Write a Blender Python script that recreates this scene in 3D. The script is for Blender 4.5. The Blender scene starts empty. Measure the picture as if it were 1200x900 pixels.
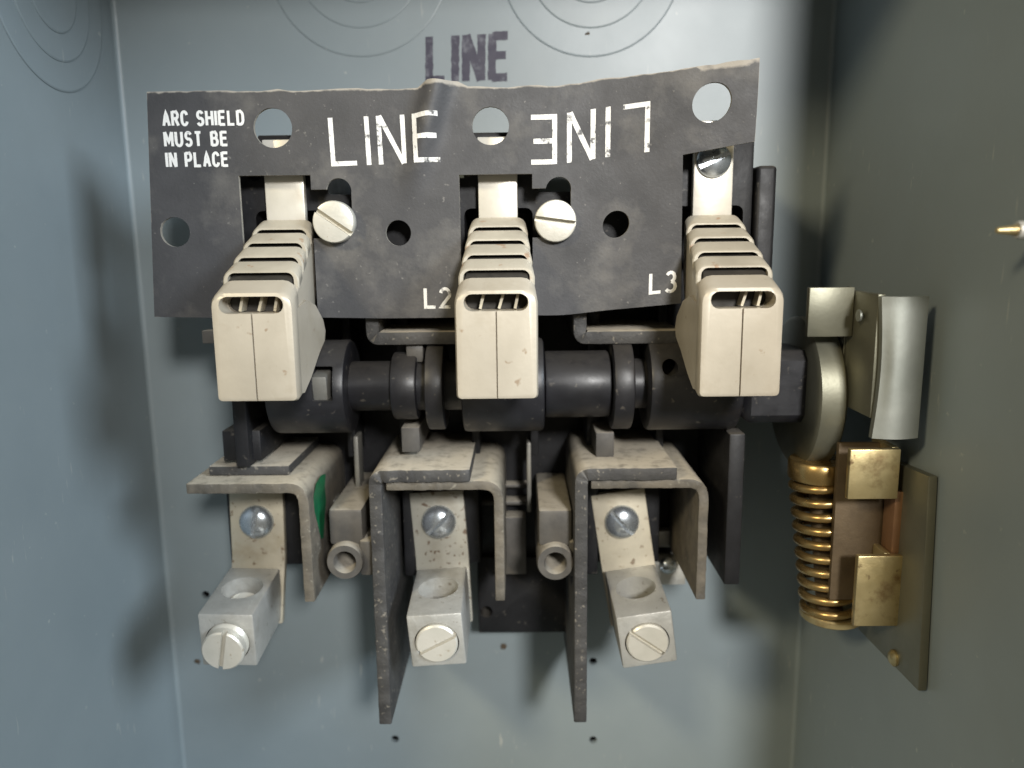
import bpy, bmesh, math, random
from mathutils import Vector, Matrix
random.seed(7)
S = 0.001                      # everything below is written in millimetres
sc = bpy.context.scene
R = math.radians

# ------------------------------------------------------------------ camera
F = 920.0                      # focal length in pixels of a 1200 wide frame
DC = 232.0                     # distance of the camera from the back wall
_dv = Vector((60, 5164, F)).normalized()
_n = Vector((7, 0, F)); _n.y = -(60*7 + F*F)/5164.0; _n.normalize()
tob = lambda v: Vector((v.x, -v.y, -v.z))
eY = tob(_n); eZ = -tob(_dv); eX = eY.cross(eZ).normalized()
W2C = Matrix((eX, eY, eZ)).transposed()
C2W = W2C.transposed()
cam = bpy.data.objects.new('camera', bpy.data.cameras.new('camera'))
sc.collection.objects.link(cam)
M4 = C2W.to_4x4(); M4.translation = Vector((0, -DC*S, 0)); cam.matrix_world = M4
cam.data.sensor_width = 36; cam.data.lens = 36*F/1200
cam.data.clip_start = 0.005; cam.data.clip_end = 20
cam.data.dof.use_dof = True
cam.data.dof.focus_distance = 0.172
cam.data.dof.aperture_fstop = 13
sc.camera = cam

# ------------------------------------------------------------------ light
w = bpy.data.worlds.new('World'); sc.world = w; w.use_nodes = True
w.node_tree.nodes['Background'].inputs[0].default_value = (1.0, 0.92, 0.72, 1)
w.node_tree.nodes['Background'].inputs[1].default_value = 0.17
def area(name, loc, target, size, energy, col, sizey=None):
    L = bpy.data.lights.new(name, 'AREA'); L.energy = energy; L.color = col
    L.size = size
    if sizey: L.shape = 'RECTANGLE'; L.size_y = sizey
    o = bpy.data.objects.new(name, L); sc.collection.objects.link(o)
    o.location = loc
    o.rotation_euler = (Vector(target)-Vector(loc)).to_track_quat('-Z', 'Y').to_euler()
    return o
area('daylight_lamp', (0.84, -0.72, 0.41), (-0.08, 0, 0.0), 0.32, 13.0, (0.76, 0.88, 1.0))
area('fill_lamp', (-0.72, -0.92, 0.58), (0.0, 0, -0.03), 0.16, 7.0, (1.0, 0.85, 0.56))
key = bpy.data.lights.new('key_lamp', 'SPOT'); key.energy = 21.5; key.color = (1.0, 0.985, 0.96)
key.shadow_soft_size = 0.045; key.spot_size = R(40); key.spot_blend = 1.0
ko = bpy.data.objects.new('key_lamp', key); sc.collection.objects.link(ko); ko.location = (0.158, -0.62, 0.205)
ko.rotation_euler = (Vector((0.065, 0, -0.02))-ko.location).to_track_quat('-Z', 'Y').to_euler()
sc.view_settings.view_transform = 'Standard'; sc.view_settings.look = 'None'
sc.view_settings.exposure = 0.0; sc.view_settings.gamma = 1.0
sc.render.engine = 'CYCLES'
sc.cycles.use_denoising = True
sc.cycles.max_bounces = 8

# ------------------------------------------------------------------ helpers
def U(px, py, d):
    """place seen at (px,py) in the photograph, at d mm in front of the back wall -> x, z in mm"""
    r = C2W @ Vector(((px-600)/F, -(py-450)/F, -1))
    t = (DC-d)/r.y
    return r.x*t, r.z*t
def V(x, d, z): return Vector((x*S, -d*S, z*S))

def tag(o, label=None, cat=None, group=None, kind=None):
    if label: o['label'] = label
    if cat: o['category'] = cat
    if group: o['group'] = group
    if kind: o['kind'] = kind
    return o
def thing(name, x, d, z, label, cat, group=None):
    o = bpy.data.objects.new(name, None); o.empty_display_size = 0.01
    sc.collection.objects.link(o); o.location = V(x, d, z)
    o['org'] = (x, d, z)
    return tag(o, label, cat, group)
ORG = {}
def root_of(o):
    while o.parent: o = o.parent
    return o
def obj(name, bm, m, parent=None, smooth=40):
    """bm in world mm (x,d,z already through V); linked under parent, relative to the thing's origin"""
    me = bpy.data.meshes.new(name)
    org = Vector((0, 0, 0))
    if parent is not None:
        r = root_of(parent); org = ORG.get(r.name, r.location.copy())
    bmesh.ops.recalc_face_normals(bm, faces=bm.faces[:])
    for v in bm.verts: v.co = v.co-org
    bm.to_mesh(me); bm.free()
    me.materials.append(m)
    if smooth:
        for p in me.polygons: p.use_smooth = True
        me.set_sharp_from_angle(angle=R(smooth))
    o = bpy.data.objects.new(name, me); sc.collection.objects.link(o)
    if parent is not None: o.parent = parent
    return o

def bm_box(x0, x1, d0, d1, z0, z1, bev=0.0, seg=2, bm=None):
    b = bmesh.new()
    vs = [b.verts.new(V(x, d, z)) for x in (x0, x1) for d in (d0, d1) for z in (z0, z1)]
    for f in ((0,1,3,2), (4,6,7,5), (0,4,5,1), (2,3,7,6), (0,2,6,4), (1,5,7,3)):
        b.faces.new([vs[i] for i in f])
    bmesh.ops.recalc_face_normals(b, faces=b.faces[:])
    if bev:
        bmesh.ops.bevel(b, geom=b.edges[:], offset=bev*S, segments=seg, profile=0.5, affect='EDGES')
    return join(bm, b)
def join(bm, b):
    if bm is None: return b
    me = bpy.data.meshes.new('t'); b.to_mesh(me); b.free(); bm.from_mesh(me); bpy.data.meshes.remove(me)
    return bm
def xform(b, mat):
    bmesh.ops.transform(b, matrix=mat, verts=b.verts[:]); return b
def rot_about(x, d, z, axis, deg):
    p = V(x, d, z)
    return Matrix.Translation(p) @ Matrix.Rotation(R(deg), 4, axis) @ Matrix.Translation(-p)

def lathe(prof, n=40, closed_ends=True):
    """prof: list of (r, h); axis local +Z ; mm"""
    b = bmesh.new(); rings = []
    for r, h in prof:
        if r < 1e-6: rings.append([b.verts.new((0, 0, h*S))])
        else: rings.append([b.verts.new((r*S*math.cos(2*math.pi*i/n), r*S*math.sin(2*math.pi*i/n), h*S)) for i in range(n)])
    for a, c in zip(rings, rings[1:]):
        for i in range(n):
            j = (i+1) % n
            if len(a) == 1 and len(c) == 1: continue
            if len(a) == 1: b.faces.new((a[0], c[i], c[j]))
            elif len(c) == 1: b.faces.new((a[i], c[0], a[j]))
            else: b.faces.new((a[i], c[i], c[j], a[j]))
    if closed_ends:
        for ring in (rings[0], rings[-1]):
            if len(ring) > 1: b.faces.new(ring)
    bmesh.ops.recalc_face_normals(b, faces=b.faces[:])
    return b
AX = {'d': Matrix.Rotation(R(90), 4, 'X'),        # local z -> towards the viewer (-Y)
      'x': Matrix.Rotation(R(90), 4, 'Y'), 'z': Matrix.Identity(4)}
def lathe_at(prof, x, d, z, axis='d', n=40):
    return xform(lathe(prof, n), Matrix.Translation(V(x, d, z)) @ AX[axis])

def loft(sections, n_c=5):
    """sections along d: (d, xc, halfwidth, ztop, zbot, r_top, r_bot)"""
    b = bmesh.new(); rings = []
    for d, xc, hw, zt, zb, rt, rb in sections:
        pts = []
        for cx, cz, r, a0 in ((xc+hw-rt, zt-rt, rt, 0), (xc-hw+rt, zt-rt, rt, 90), (xc-hw+rb, zb+rb, rb, 180), (xc+hw-rb, zb+rb, rb, 270)):
            for k in range(n_c):
                a = R(a0+90*k/(n_c-1)); pts.append((cx+r*math.cos(a), cz+r*math.sin(a)))
        rings.append([b.verts.new(V(x, d, z)) for x, z in pts])
    n = len(rings[0])
    for a, c in zip(rings, rings[1:]):
        for i in range(n): b.faces.new((a[i], a[(i+1) % n], c[(i+1) % n], c[i]))
    b.faces.new(rings[0]); b.faces.new(rings[-1][::-1])
    bmesh.ops.recalc_face_normals(b, faces=b.faces[:])
    return b

def boolean(b, cutter, op='DIFFERENCE'):
    """b, cutter: bmeshes; returns a new bmesh"""
    obs = []
    for q in (b, cutter):
        bmesh.ops.recalc_face_normals(q, faces=q.faces[:])
        # work at 1 unit = 1 mm: the exact solver is safer there
        bmesh.ops.scale(q, vec=(1/S,)*3, verts=q.verts[:])
        me = bpy.data.meshes.new('tmp'); q.to_mesh(me); q.free()
        o = bpy.data.objects.new('tmp', me); sc.collection.objects.link(o); obs.append(o)
    md = obs[0].modifiers.new('b', 'BOOLEAN'); md.object = obs[1]; md.operation = op; md.solver = 'EXACT'; md.use_self = True
    dg = bpy.context.evaluated_depsgraph_get(); dg.update()
    me = bpy.data.meshes.new_from_object(obs[0].evaluated_get(dg))
    out = bmesh.new(); out.from_mesh(me)
    bmesh.ops.scale(out, vec=(S,)*3, verts=out.verts[:])
    for o in obs:
        m = o.data; bpy.data.objects.remove(o); bpy.data.meshes.remove(m)
    bpy.data.meshes.remove(me)
    return out

def sheet(path, t, d0, d1, jag=0.0, nd=1, bev=0.35, rag=0.0):
    """bent sheet: path of (x,z) along the sheet's centre line, thickness t, running from d0 to d1"""
    P0 = [Vector(p) for p in path]; b = bmesh.new()
    P = [P0[0]]
    for a_, c_ in zip(P0, P0[1:]):
        m_ = max(1, int((c_-a_).length/1.3)) if rag else 1
        P += [a_+(c_-a_)*k/m_ for k in range(1, m_+1)]
    L = []; Rr = []
    for i, p in enumerate(P):
        a = (P[i]-P[i-1]).normalized() if i else None
        c = (P[i+1]-P[i]).normalized() if i < len(P)-1 else None
        tdir = ((a or c)+(c or a)).normalized(); nrm = Vector((-tdir.y, tdir.x))
        k = 1.0/max(0.5, nrm.dot(Vector((-(a or c).y, (a or c).x))))
        L.append(p+nrm*t/2*k); Rr.append(p-nrm*t/2*k)
    loopv = []
    for d in (d0, d1):
        j = [random.uniform(-rag, rag) if d == d1 else 0 for _ in P]
        loopv.append(([b.verts.new(V(p.x, d+jj, p.y)) for p, jj in zip(L, j)], [b.verts.new(V(p.x, d+jj, p.y)) for p, jj in zip(Rr, j)]))
    (l0, r0), (l1, r1) = loopv
    for i in range(len(P)-1):
        b.faces.new((l0[i], l0[i+1], l1[i+1], l1[i])); b.faces.new((r0[i], r1[i], r1[i+1], r0[i+1]))
        b.faces.new((l1[i], l1[i+1], r1[i+1], r1[i])); b.faces.new((l0[i], r0[i], r0[i+1], l0[i+1]))
    b.faces.new((l0[0], l1[0], r1[0], r0[0])); b.faces.new((l0[-1], r0[-1], r1[-1], l1[-1]))
    bmesh.ops.recalc_face_normals(b, faces=b.faces[:])
    if bev:
        es = [e for e in b.edges if len(e.link_faces) == 2 and e.calc_face_angle(0) > R(60)]
        bmesh.ops.bevel(b, geom=es, offset=bev*S, segments=2, profile=0.5, affect='EDGES')
    return b
def bend(p0, corner, p1, r, n=6):
    """three points with the corner rounded"""
    p0, c, p1 = Vector(p0), Vector(corner), Vector(p1)
    a = (p0-c).normalized(); q = (p1-c).normalized()
    A = c+a*r; Q = c+q*r; out = [p0]
    for k in range(n+1):
        t = k/n; out.append((1-t)**2*A+2*t*(1-t)*c+t*t*Q)
    return out+[p1]

# ------------------------------------------------------------------ materials
def mat(name, c1, c2, scale=120, rough=(0.4, 0.55), metal=0.0, bump=0.0, bscale=900, dust=0.0, dustc=(0.42, 0.38, 0.31),
        speck=0.0, speckc=(0.5, 0.48, 0.42), sscale=420, scut=0.66, blotch=None, spec=0.5, aniso=0.0, detail=6, edge=0.0, edgec=(.5,.48,.43)):
    m = bpy.data.materials.new(name); m.use_nodes = True
    t = m.node_tree; N = t.nodes; K = t.links
    bs = N['Principled BSDF']; bs.inputs['Metallic'].default_value = metal
    bs.inputs['Specular IOR Level'].default_value = spec
    tc = N.new('ShaderNodeTexCoord')
    oi = N.new('ShaderNodeObjectInfo')
    mp = N.new('ShaderNodeVectorMath'); mp.operation = 'ADD'
    mu = N.new('ShaderNodeVectorMath'); mu.operation = 'SCALE'; mu.inputs['Scale'].default_value = 1.7
    cmb = N.new('ShaderNodeCombineXYZ')
    for k in range(3): K.new(oi.outputs['Random'], cmb.inputs[k])
    K.new(cmb.outputs[0], mu.inputs[0]); K.new(tc.outputs['Object'], mp.inputs[0]); K.new(mu.outputs[0], mp.inputs[1])
    def noise(s, det=detail, ro=0.6):
        n = N.new('ShaderNodeTexNoise'); n.inputs['Scale'].default_value = s; n.inputs['Detail'].default_value = det
        n.inputs['Roughness'].default_value = ro; K.new(mp.outputs[0], n.inputs['Vector']); return n
    def ramp(src, a, b):
        r = N.new('ShaderNodeMapRange'); r.inputs['From Min'].default_value = a; r.inputs['From Max'].default_value = b
        K.new(src, r.inputs['Value']); return r.outputs[0]
    def mix(fac, A, B):
        x = N.new('ShaderNodeMix'); x.data_type = 'RGBA'
        if isinstance(fac, float): x.inputs[0].default_value = fac
        else: K.new(fac, x.inputs[0])
        for val, i in ((A, 6), (B, 7)):
            if isinstance(val, tuple): x.inputs[i].default_value = (*val, 1)
            else: K.new(val, x.inputs[i])
        return x.outputs[2]
    n1 = noise(scale)
    col = mix(ramp(n1.outputs[0], 0.32, 0.68), c1, c2)
    if blotch:
        bc, bsn, a, b_ = blotch
        col = mix(ramp(noise(bsn, 5, 0.65).outputs[0], a, b_), col, bc)
    if speck:
        col = mix(ramp(noise(sscale, 3, 0.5).outputs[0], scut, scut+0.06), col, mix(1-speck, speckc, c1))
    if edge:
        bv = N.new('ShaderNodeNewGeometry')
        pe = ramp(bv.outputs['Pointiness'], 0.53, 0.60)
        ml = N.new('ShaderNodeMath'); ml.operation = 'MULTIPLY'; ml.inputs[1].default_value = edge
        K.new(pe, ml.inputs[0]); col = mix(ml.outputs[0], col, edgec)
    rr = N.new('ShaderNodeMapRange'); rr.inputs['To Min'].default_value = rough[0]; rr.inputs['To Max'].default_value = rough[1]
    K.new(noise(scale*1.7, 5).outputs[0], rr.inputs['Value']); rr.inputs['From Min'].default_value = 0.3; rr.inputs['From Max'].default_value = 0.7
    rout = rr.outputs[0]
    if dust:
        g = N.new('ShaderNodeNewGeometry'); sx = N.new('ShaderNodeSeparateXYZ'); K.new(g.outputs['Normal'], sx.inputs[0])
        up = ramp(sx.outputs[2], 0.25, 0.95)
        a = N.new('ShaderNodeMath'); a.operation = 'MULTIPLY'; K.new(up, a.inputs[0]); K.new(ramp(noise(scale*2.2, 6, 0.7).outputs[0], 0.14, 0.50), a.inputs[1])
        c = N.new('ShaderNodeMath'); c.operation = 'MULTIPLY'; K.new(a.outputs[0], c.inputs[0]); c.inputs[1].default_value = dust
        col = mix(c.outputs[0], col, dustc)
        x = N.new('ShaderNodeMix'); K.new(c.outputs[0], x.inputs[0]); K.new(rout, x.inputs[2]); x.inputs[3].default_value = 0.9
        rout = x.outputs[0]
        if metal:
            x2 = N.new('ShaderNodeMix'); K.new(c.outputs[0], x2.inputs[0]); x2.inputs[2].default_value = metal; x2.inputs[3].default_value = 0
            K.new(x2.outputs[0], bs.inputs['Metallic'])
    K.new(col, bs.inputs['Base Color']); K.new(rout, bs.inputs['Roughness'])
    if bump:
        bp = N.new('ShaderNodeBump'); bp.inputs['Strength'].default_value = bump; bp.inputs['Distance'].default_value = 0.0004
        K.new(noise(bscale, 4).outputs[0], bp.inputs['Height']); K.new(bp.outputs[0], bs.inputs['Normal'])
    return m
PAINT = mat('grey_enamel', (0.218, 0.258, 0.272), (0.245, 0.285, 0.298), 22, (0.40, 0.44), bump=0.06, bscale=260, speck=0.5, speckc=(0.5, 0.5, 0.47), sscale=300, scut=0.715,
            blotch=((0.222, 0.256, 0.262), 14, 0.5, 0.75))
_t = PAINT.node_tree; _bs = _t.nodes['Principled BSDF']; _src = _bs.inputs['Base Color'].links[0].from_socket
_tc = _t.nodes.new('ShaderNodeTexCoord'); _mp = _t.nodes.new('ShaderNodeMapping'); _mp.inputs['Scale'].default_value = (900, 900, 130); _mp.inputs['Rotation'].default_value = (0.2, 0.1, 0)
_t.links.new(_tc.outputs['Object'], _mp.inputs['Vector'])
_n1 = _t.nodes.new('ShaderNodeTexNoise'); _n1.inputs['Scale'].default_value = 1; _n1.inputs['Detail'].default_value = 2; _t.links.new(_mp.outputs[0], _n1.inputs['Vector'])
_n2 = _t.nodes.new('ShaderNodeTexNoise'); _n2.inputs['Scale'].default_value = 26; _n2.inputs['Detail'].default_value = 3; _t.links.new(_tc.outputs['Object'], _n2.inputs['Vector'])
_a = _t.nodes.new('ShaderNodeMapRange'); _a.inputs['From Min'].default_value = 0.68; _a.inputs['From Max'].default_value = 0.76; _t.links.new(_n1.outputs[0], _a.inputs['Value'])
_b = _t.nodes.new('ShaderNodeMapRange'); _b.inputs['From Min'].default_value = 0.52; _b.inputs['From Max'].default_value = 0.62; _b.inputs['To Max'].default_value = 0.55; _t.links.new(_n2.outputs[0], _b.inputs['Value'])
_m = _t.nodes.new('ShaderNodeMath'); _m.operation = 'MULTIPLY'; _t.links.new(_a.outputs[0], _m.inputs[0]); _t.links.new(_b.outputs[0], _m.inputs[1])
_x = _t.nodes.new('ShaderNodeMix'); _x.data_type = 'RGBA'; _t.links.new(_m.outputs[0], _x.inputs[0]); _t.links.new(_src, _x.inputs[6]); _x.inputs[7].default_value = (0.50, 0.49, 0.45, 1)
_t.links.new(_x.outputs[2], _bs.inputs['Base Color'])
BLACK = mat('black_phenolic', (0.008, 0.008, 0.009), (0.014, 0.014, 0.0155), 160, (0.45, 0.6), bump=0.10, bscale=1300, spec=0.35, dust=0.35, dustc=(0.20, 0.18, 0.15), speck=0.25, speckc=(0.2, 0.18, 0.15), sscale=700)
ROTOR = mat('black_rotor_plastic', (0.009, 0.009, 0.011), (0.017, 0.017, 0.020), 130, (0.34, 0.5), bump=0.06, bscale=900, dust=0.28, dustc=(0.12, 0.108, 0.09), speck=0.3, speckc=(0.2, 0.18, 0.15), sscale=600)
FISH = mat('dark_fibre_board', (0.034, 0.034, 0.036), (0.052, 0.051, 0.053), 90, (0.5, 0.68), bump=0.14, bscale=1500, speck=0.30, speckc=(0.33, 0.31, 0.28), sscale=900, scut=0.69,
           blotch=((0.125, 0.118, 0.108), 55, 0.52, 0.78))
FIBRE = mat('dusty_fibre_board', (0.030, 0.029, 0.029), (0.054, 0.052, 0.049), 110, (0.55, 0.75), bump=0.5, bscale=1000, dust=0.95, dustc=(0.46, 0.41, 0.325), speck=0.35, speckc=(0.38, 0.34, 0.27), sscale=800, scut=0.63)
FIBRE2 = mat('tan_stained_fibre_board', (0.065, 0.059, 0.049), (0.15, 0.13, 0.10), 150, (0.55, 0.75), bump=0.5, bscale=1000, dust=0.95, dustc=(0.45, 0.40, 0.31), speck=0.35, speckc=(0.42, 0.38, 0.3), sscale=700, scut=0.64)
HOOD = mat('tan_plated_hood', (0.42, 0.375, 0.30), (0.50, 0.45, 0.365), 60, (0.30, 0.44), metal=0.15, bump=0.10, bscale=700, speck=0.6, speckc=(0.26, 0.17, 0.10), sscale=380, scut=0.675,
           blotch=((0.36, 0.31, 0.23), 80, 0.52, 0.78))
RIBM = mat('tan_hood_rib', (0.36, 0.325, 0.26), (0.46, 0.42, 0.34), 90, (0.36, 0.52), metal=0.10, bump=0.2, bscale=700, speck=0.6, speckc=(0.30, 0.16, 0.08), sscale=300, scut=0.64)
STRAP = mat('silver_plated_strap', (0.66, 0.62, 0.53), (0.74, 0.70, 0.62), 80, (0.28, 0.42), metal=0.35, bump=0.05)
GSTRAP = mat('grey_speckled_strap', (0.36, 0.345, 0.29), (0.28, 0.27, 0.23), 95, (0.36, 0.5), metal=0.30, bump=0.1, speck=0.9, speckc=(0.10, 0.06, 0.035), sscale=620, scut=0.615,
             blotch=((0.22, 0.19, 0.14), 60, 0.52, 0.8))
SLOT_SHADE = mat('slot_shade_black', (0.018, 0.016, 0.013), (0.04, 0.035, 0.028), 300, (0.6, 0.8))  # near-black colour standing in for the shade inside the hollow hood
CLIP = mat('dull_clip', (0.16, 0.155, 0.14), (0.24, 0.23, 0.20), 120, (0.45, 0.6), metal=0.4, bump=0.1)
FRAY = mat('frayed_fibre_edge', (0.20, 0.185, 0.155), (0.36, 0.33, 0.28), 500, (0.8, 0.9), bump=0.5, bscale=2500)
TSTRAP = mat('tarnished_strap', (0.50, 0.45, 0.34), (0.40, 0.36, 0.28), 95, (0.34, 0.5), metal=0.30, bump=0.08, speck=0.8, speckc=(0.12, 0.065, 0.03), sscale=520, scut=0.63,
             blotch=((0.30, 0.24, 0.15), 75, 0.55, 0.82))
LUG = mat('cast_aluminium_lug', (0.47, 0.465, 0.43), (0.57, 0.56, 0.52), 140, (0.34, 0.50), metal=0.5, blotch=((0.34, 0.32, 0.27), 90, 0.55, 0.8), speck=0.6, speckc=(0.2, 0.16, 0.11), sscale=500, scut=0.66, bump=0.4, bscale=800)
CREAM = mat('aged_plated_screw', (0.56, 0.54, 0.47), (0.64, 0.61, 0.54), 200, (0.28, 0.42), metal=0.3, bump=0.1, bscale=1500, speck=0.5, speckc=(0.35, 0.27, 0.18), sscale=600, scut=0.68)
ZINC = mat('zinc_screw', (0.52, 0.57, 0.62), (0.62, 0.66, 0.70), 200, (0.20, 0.34), metal=0.85, bump=0.05)
GROOVE = mat('dirt_in_slot', (0.10, 0.09, 0.07), (0.16, 0.14, 0.11), 300, (0.7, 0.8))
STEEL = mat('plated_steel', (0.30, 0.315, 0.285), (0.38, 0.39, 0.355), 60, (0.40, 0.52), metal=0.75, bump=0.05)
DSTEEL = mat('yellowed_plated_steel', (0.15, 0.148, 0.112), (0.20, 0.195, 0.145), 60, (0.36, 0.5), metal=0.6, bump=0.06)
BRASS = mat('brass_chromate', (0.46, 0.36, 0.17), (0.58, 0.48, 0.26), 90, (0.30, 0.46), metal=0.8, bump=0.15, bscale=500, blotch=((0.20, 0.11, 0.045), 110, 0.52, 0.72), speck=0.7, speckc=(0.10, 0.05, 0.03), sscale=380, scut=0.66)
SPRING = mat('bronze_spring_wire', (0.36, 0.235, 0.085), (0.50, 0.35, 0.15), 120, (0.24, 0.34), metal=0.9)
RUST = mat('brown_rusted_steel', (0.075, 0.052, 0.028), (0.12, 0.085, 0.048), 120, (0.5, 0.7), metal=0.3, bump=0.2)
COPPER = mat('copper_edge', (0.26, 0.14, 0.075), (0.34, 0.19, 0.10), 120, (0.4, 0.5), metal=0.5)
GREEN = mat('green_mark', (0.012, 0.16, 0.06), (0.015, 0.10, 0.05), 400, (0.3, 0.4))
DGREY = mat('dusty_grey_moulding', (0.055, 0.052, 0.048), (0.10, 0.092, 0.08), 130, (0.5, 0.65), bump=0.15, bscale=1000, dust=0.75)
HOLE_SHADE = mat('hole_shade_black', (0.006, 0.006, 0.006), (0.01, 0.01, 0.01), 100, (0.8, 0.9), spec=0.1)  # near-black colour standing in for the darkness inside the wall holes
def worn(name, c, under, a, b, scale):
    m = mat(name, c, c, 300, (0.5, 0.6), blotch=(under, scale, a, b)); return m
PRINT = worn('worn_white_print', (0.70, 0.69, 0.66), (0.09, 0.09, 0.092), 0.55, 0.64, 480)
PRINTS = worn('white_print', (0.72, 0.71, 0.68), (0.3, 0.3, 0.3), 0.62, 0.74, 700)
INK = worn('violet_black_ink', (0.030, 0.026, 0.050), (0.15, 0.155, 0.18), 0.54, 0.74, 330)
DIRT = mat('brown_dirt', (0.10, 0.07, 0.04), (0.05, 0.04, 0.03), 900, (0.8, 0.9))

# ------------------------------------------------------------------ enclosure (the setting)
XL = U(157.7, 286, 0)[0]; XR = U(963.7, 286, 0)[0]
ZT, ZB, DEPTH = 97.0, -190.0, 113.0
bw = bm_box(XL-1.5, XR+1.5, -1.5, 0, ZB, ZT)
holes = [(463, 866), (695, 775), (695, 867), (241, 697)]
cut = None
for px, py in holes:
    x, z = U(px, py, 0); cut = join(cut, lathe_at([(1.25, -3), (1.25, 3)], x, 0, z, 'd', 20))
bw = boolean(bw, cut)
HB = holes
back = tag(obj('back_wall', bw, PAINT, smooth=0), kind='structure')
left = tag(obj('left_wall', bm_box(XL-1.5, XL, 0, DEPTH, ZB, ZT), PAINT), kind='structure')
right = tag(obj('right_wall', bm_box(XR, XR+1.5, 0, DEPTH, ZB, ZT), PAINT), kind='structure')
top = tag(obj('top_wall', bm_box(XL-1.5, XR+1.5, -1.5, DEPTH, ZT, ZT+1.5), PAINT), kind='structure')
bot = tag(obj('bottom_wall', bm_box(XL-1.5, XR+1.5, -1.5, DEPTH, ZB-1.5, ZB), PAINT), kind='structure')
for px, py in HB:
    x, z = U(px, py, 0)
    obj('screw_hole_shade', lathe_at([(1.24, -9), (1.24, -1.45), (1.5, -1.55), (1.5, -9.2), (0, -9.2)], x, 0, z, 'd', 20), HOLE_SHADE, back)  # cup added behind each drilled hole, its shade put in as black
# rounded paint-filled fold along the corners
for xx, s in ((XL, 1), (XR, -1)):
    b = bmesh.new(); r = 1.3; row = []
    for k in range(7):
        a = R(90*k/6); x = xx+s*(r-r*math.sin(a)) ; d = r-r*math.cos(a)
        row.append((b.verts.new(V(x+s*0.02, d+0.02, ZB)), b.verts.new(V(x+s*0.02, d+0.02, ZT))))
    for p, q in zip(row, row[1:]): b.faces.new((p[0], q[0], q[1], p[1]))
    obj('folded_corner', b, PAINT, left if s > 0 else right)
# concentric knockouts pressed into the walls
def knockout(cx, cz, parent, wall='back', radii=(25, 17.5, 11)):
    for k, r in enumerate(radii):
        h = 0.22 if wall == 'back' else 0.32
        base = 0.05+k*h
        prof = [(r, 0), (r-0.05, h*0.55), (r-0.45, h), (0, h)]
        b = lathe(prof, 72)
        if wall == 'back': mt = Matrix.Translation(V(cx, base, cz)) @ AX['d']
        else: mt = Matrix.Translation(V(XL+base, cx, cz)) @ AX['x']
        obj('knockout_disc', xform(b, mt), PAINT, parent, smooth=12)
for px in (420, 693):
    x, z = U(px, -46, 0); knockout(x, z, back)
xk, zk = U(48, -45, 50)
knockout(31, zk+1, left, 'left', (24, 17, 10.5))
# dirt specks
for px, py, s in ((590, 757, 1.2), (688, 40, 0.9), (232, 775, 1.0)):
    x, z = U(px, py, 0)
    b = bmesh.new(); bmesh.ops.create_icosphere(b, subdivisions=2, radius=s*S)
    for v in b.verts: v.co *= random.uniform(0.6, 1.2); v.co.y *= 0.3
    obj('dirt_fleck', xform(b, Matrix.Translation(V(x, 0.1, z))), DIRT, back)

# ------------------------------------------------------------------ stroke lettering
def arc(cx, cy, rx, ry, a0, a1, n=8):
    return [(cx+rx*math.cos(R(a0+(a1-a0)*k/n)), cy+ry*math.sin(R(a0+(a1-a0)*k/n))) for k in range(n+1)]
GL = {
 'A': [[(0, 0), (0.5, 1), (1, 0)], [(0.2, 0.33), (0.8, 0.33)]],
 'R': [[(0, 0), (0, 1)], [(0, 0.95), (0.6, 0.95)]+arc(0.6, 0.72, 0.35, 0.23, 90, -90, 6)+[(0, 0.49)], [(0.5, 0.47), (1, 0)]],
 'C': [arc(0.5, 0.68, 0.46, 0.28, 10, 180, 7)+arc(0.5, 0.32, 0.46, 0.28, 180, 350, 7)],
 'S': [arc(0.5, 0.72, 0.44, 0.24, 20, 250, 8)+arc(0.5, 0.27, 0.46, 0.24, 70, -160, 8)],
 'H': [[(0, 0), (0, 1)], [(1, 0), (1, 1)], [(0, 0.52), (1, 0.52)]],
 'I': [[(0.5, 0), (0.5, 1)]],
 'E': [[(0, 0), (0, 1)], [(0, 0.95), (1, 0.95)], [(0, 0.53), (0.9, 0.53)], [(0, 0.05), (1, 0.05)]],
 'L': [[(0, 1), (0, 0.05), (1, 0.05)]],
 'D': [[(0, 0), (0, 1)], [(0, 0.95), (0.45, 0.95)]+arc(0.45, 0.65, 0.5, 0.3, 90, 0, 5)+arc(0.45, 0.35, 0.5, 0.3, 0, -90, 5)+[(0, 0.05)]],
 'M': [[(0, 0), (0, 1)], [(0.04, 1), (0.5, 0.25), (0.96, 1)], [(1, 1), (1, 0)]],
 'U': [[(0, 1), (0, 0.35)]+arc(0.5, 0.33, 0.5, 0.3, 180, 360, 8)+[(1, 1)]],
 'T': [[(0, 0.95), (1, 0.95)], [(0.5, 0.95), (0.5, 0)]],
 'B': [[(0, 0), (0, 1)], [(0, 0.95), (0.55, 0.95)]+arc(0.55, 0.74, 0.33, 0.21, 90, -90, 6)+[(0, 0.53)], [(0.5, 0.53)]+arc(0.58, 0.29, 0.38, 0.24, 90, -90, 6)+[(0, 0.05)]],
 'N': [[(0, 0), (0, 1)], [(0.03, 1), (0.97, 0)], [(1, 0), (1, 1)]],
 'P': [[(0, 0), (0, 1)], [(0, 0.95), (0.6, 0.95)]+arc(0.6, 0.70, 0.36, 0.25, 90, -90, 6)+[(0, 0.45)]],
 '2': [arc(0.5, 0.70, 0.46, 0.27, 165, -25, 8)+[(0.05, 0.05), (1, 0.05)]],
 '3': [arc(0.45, 0.74, 0.40, 0.23, 150, -80, 8), arc(0.45, 0.27, 0.48, 0.25, 80, -150, 8)],
}
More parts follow.
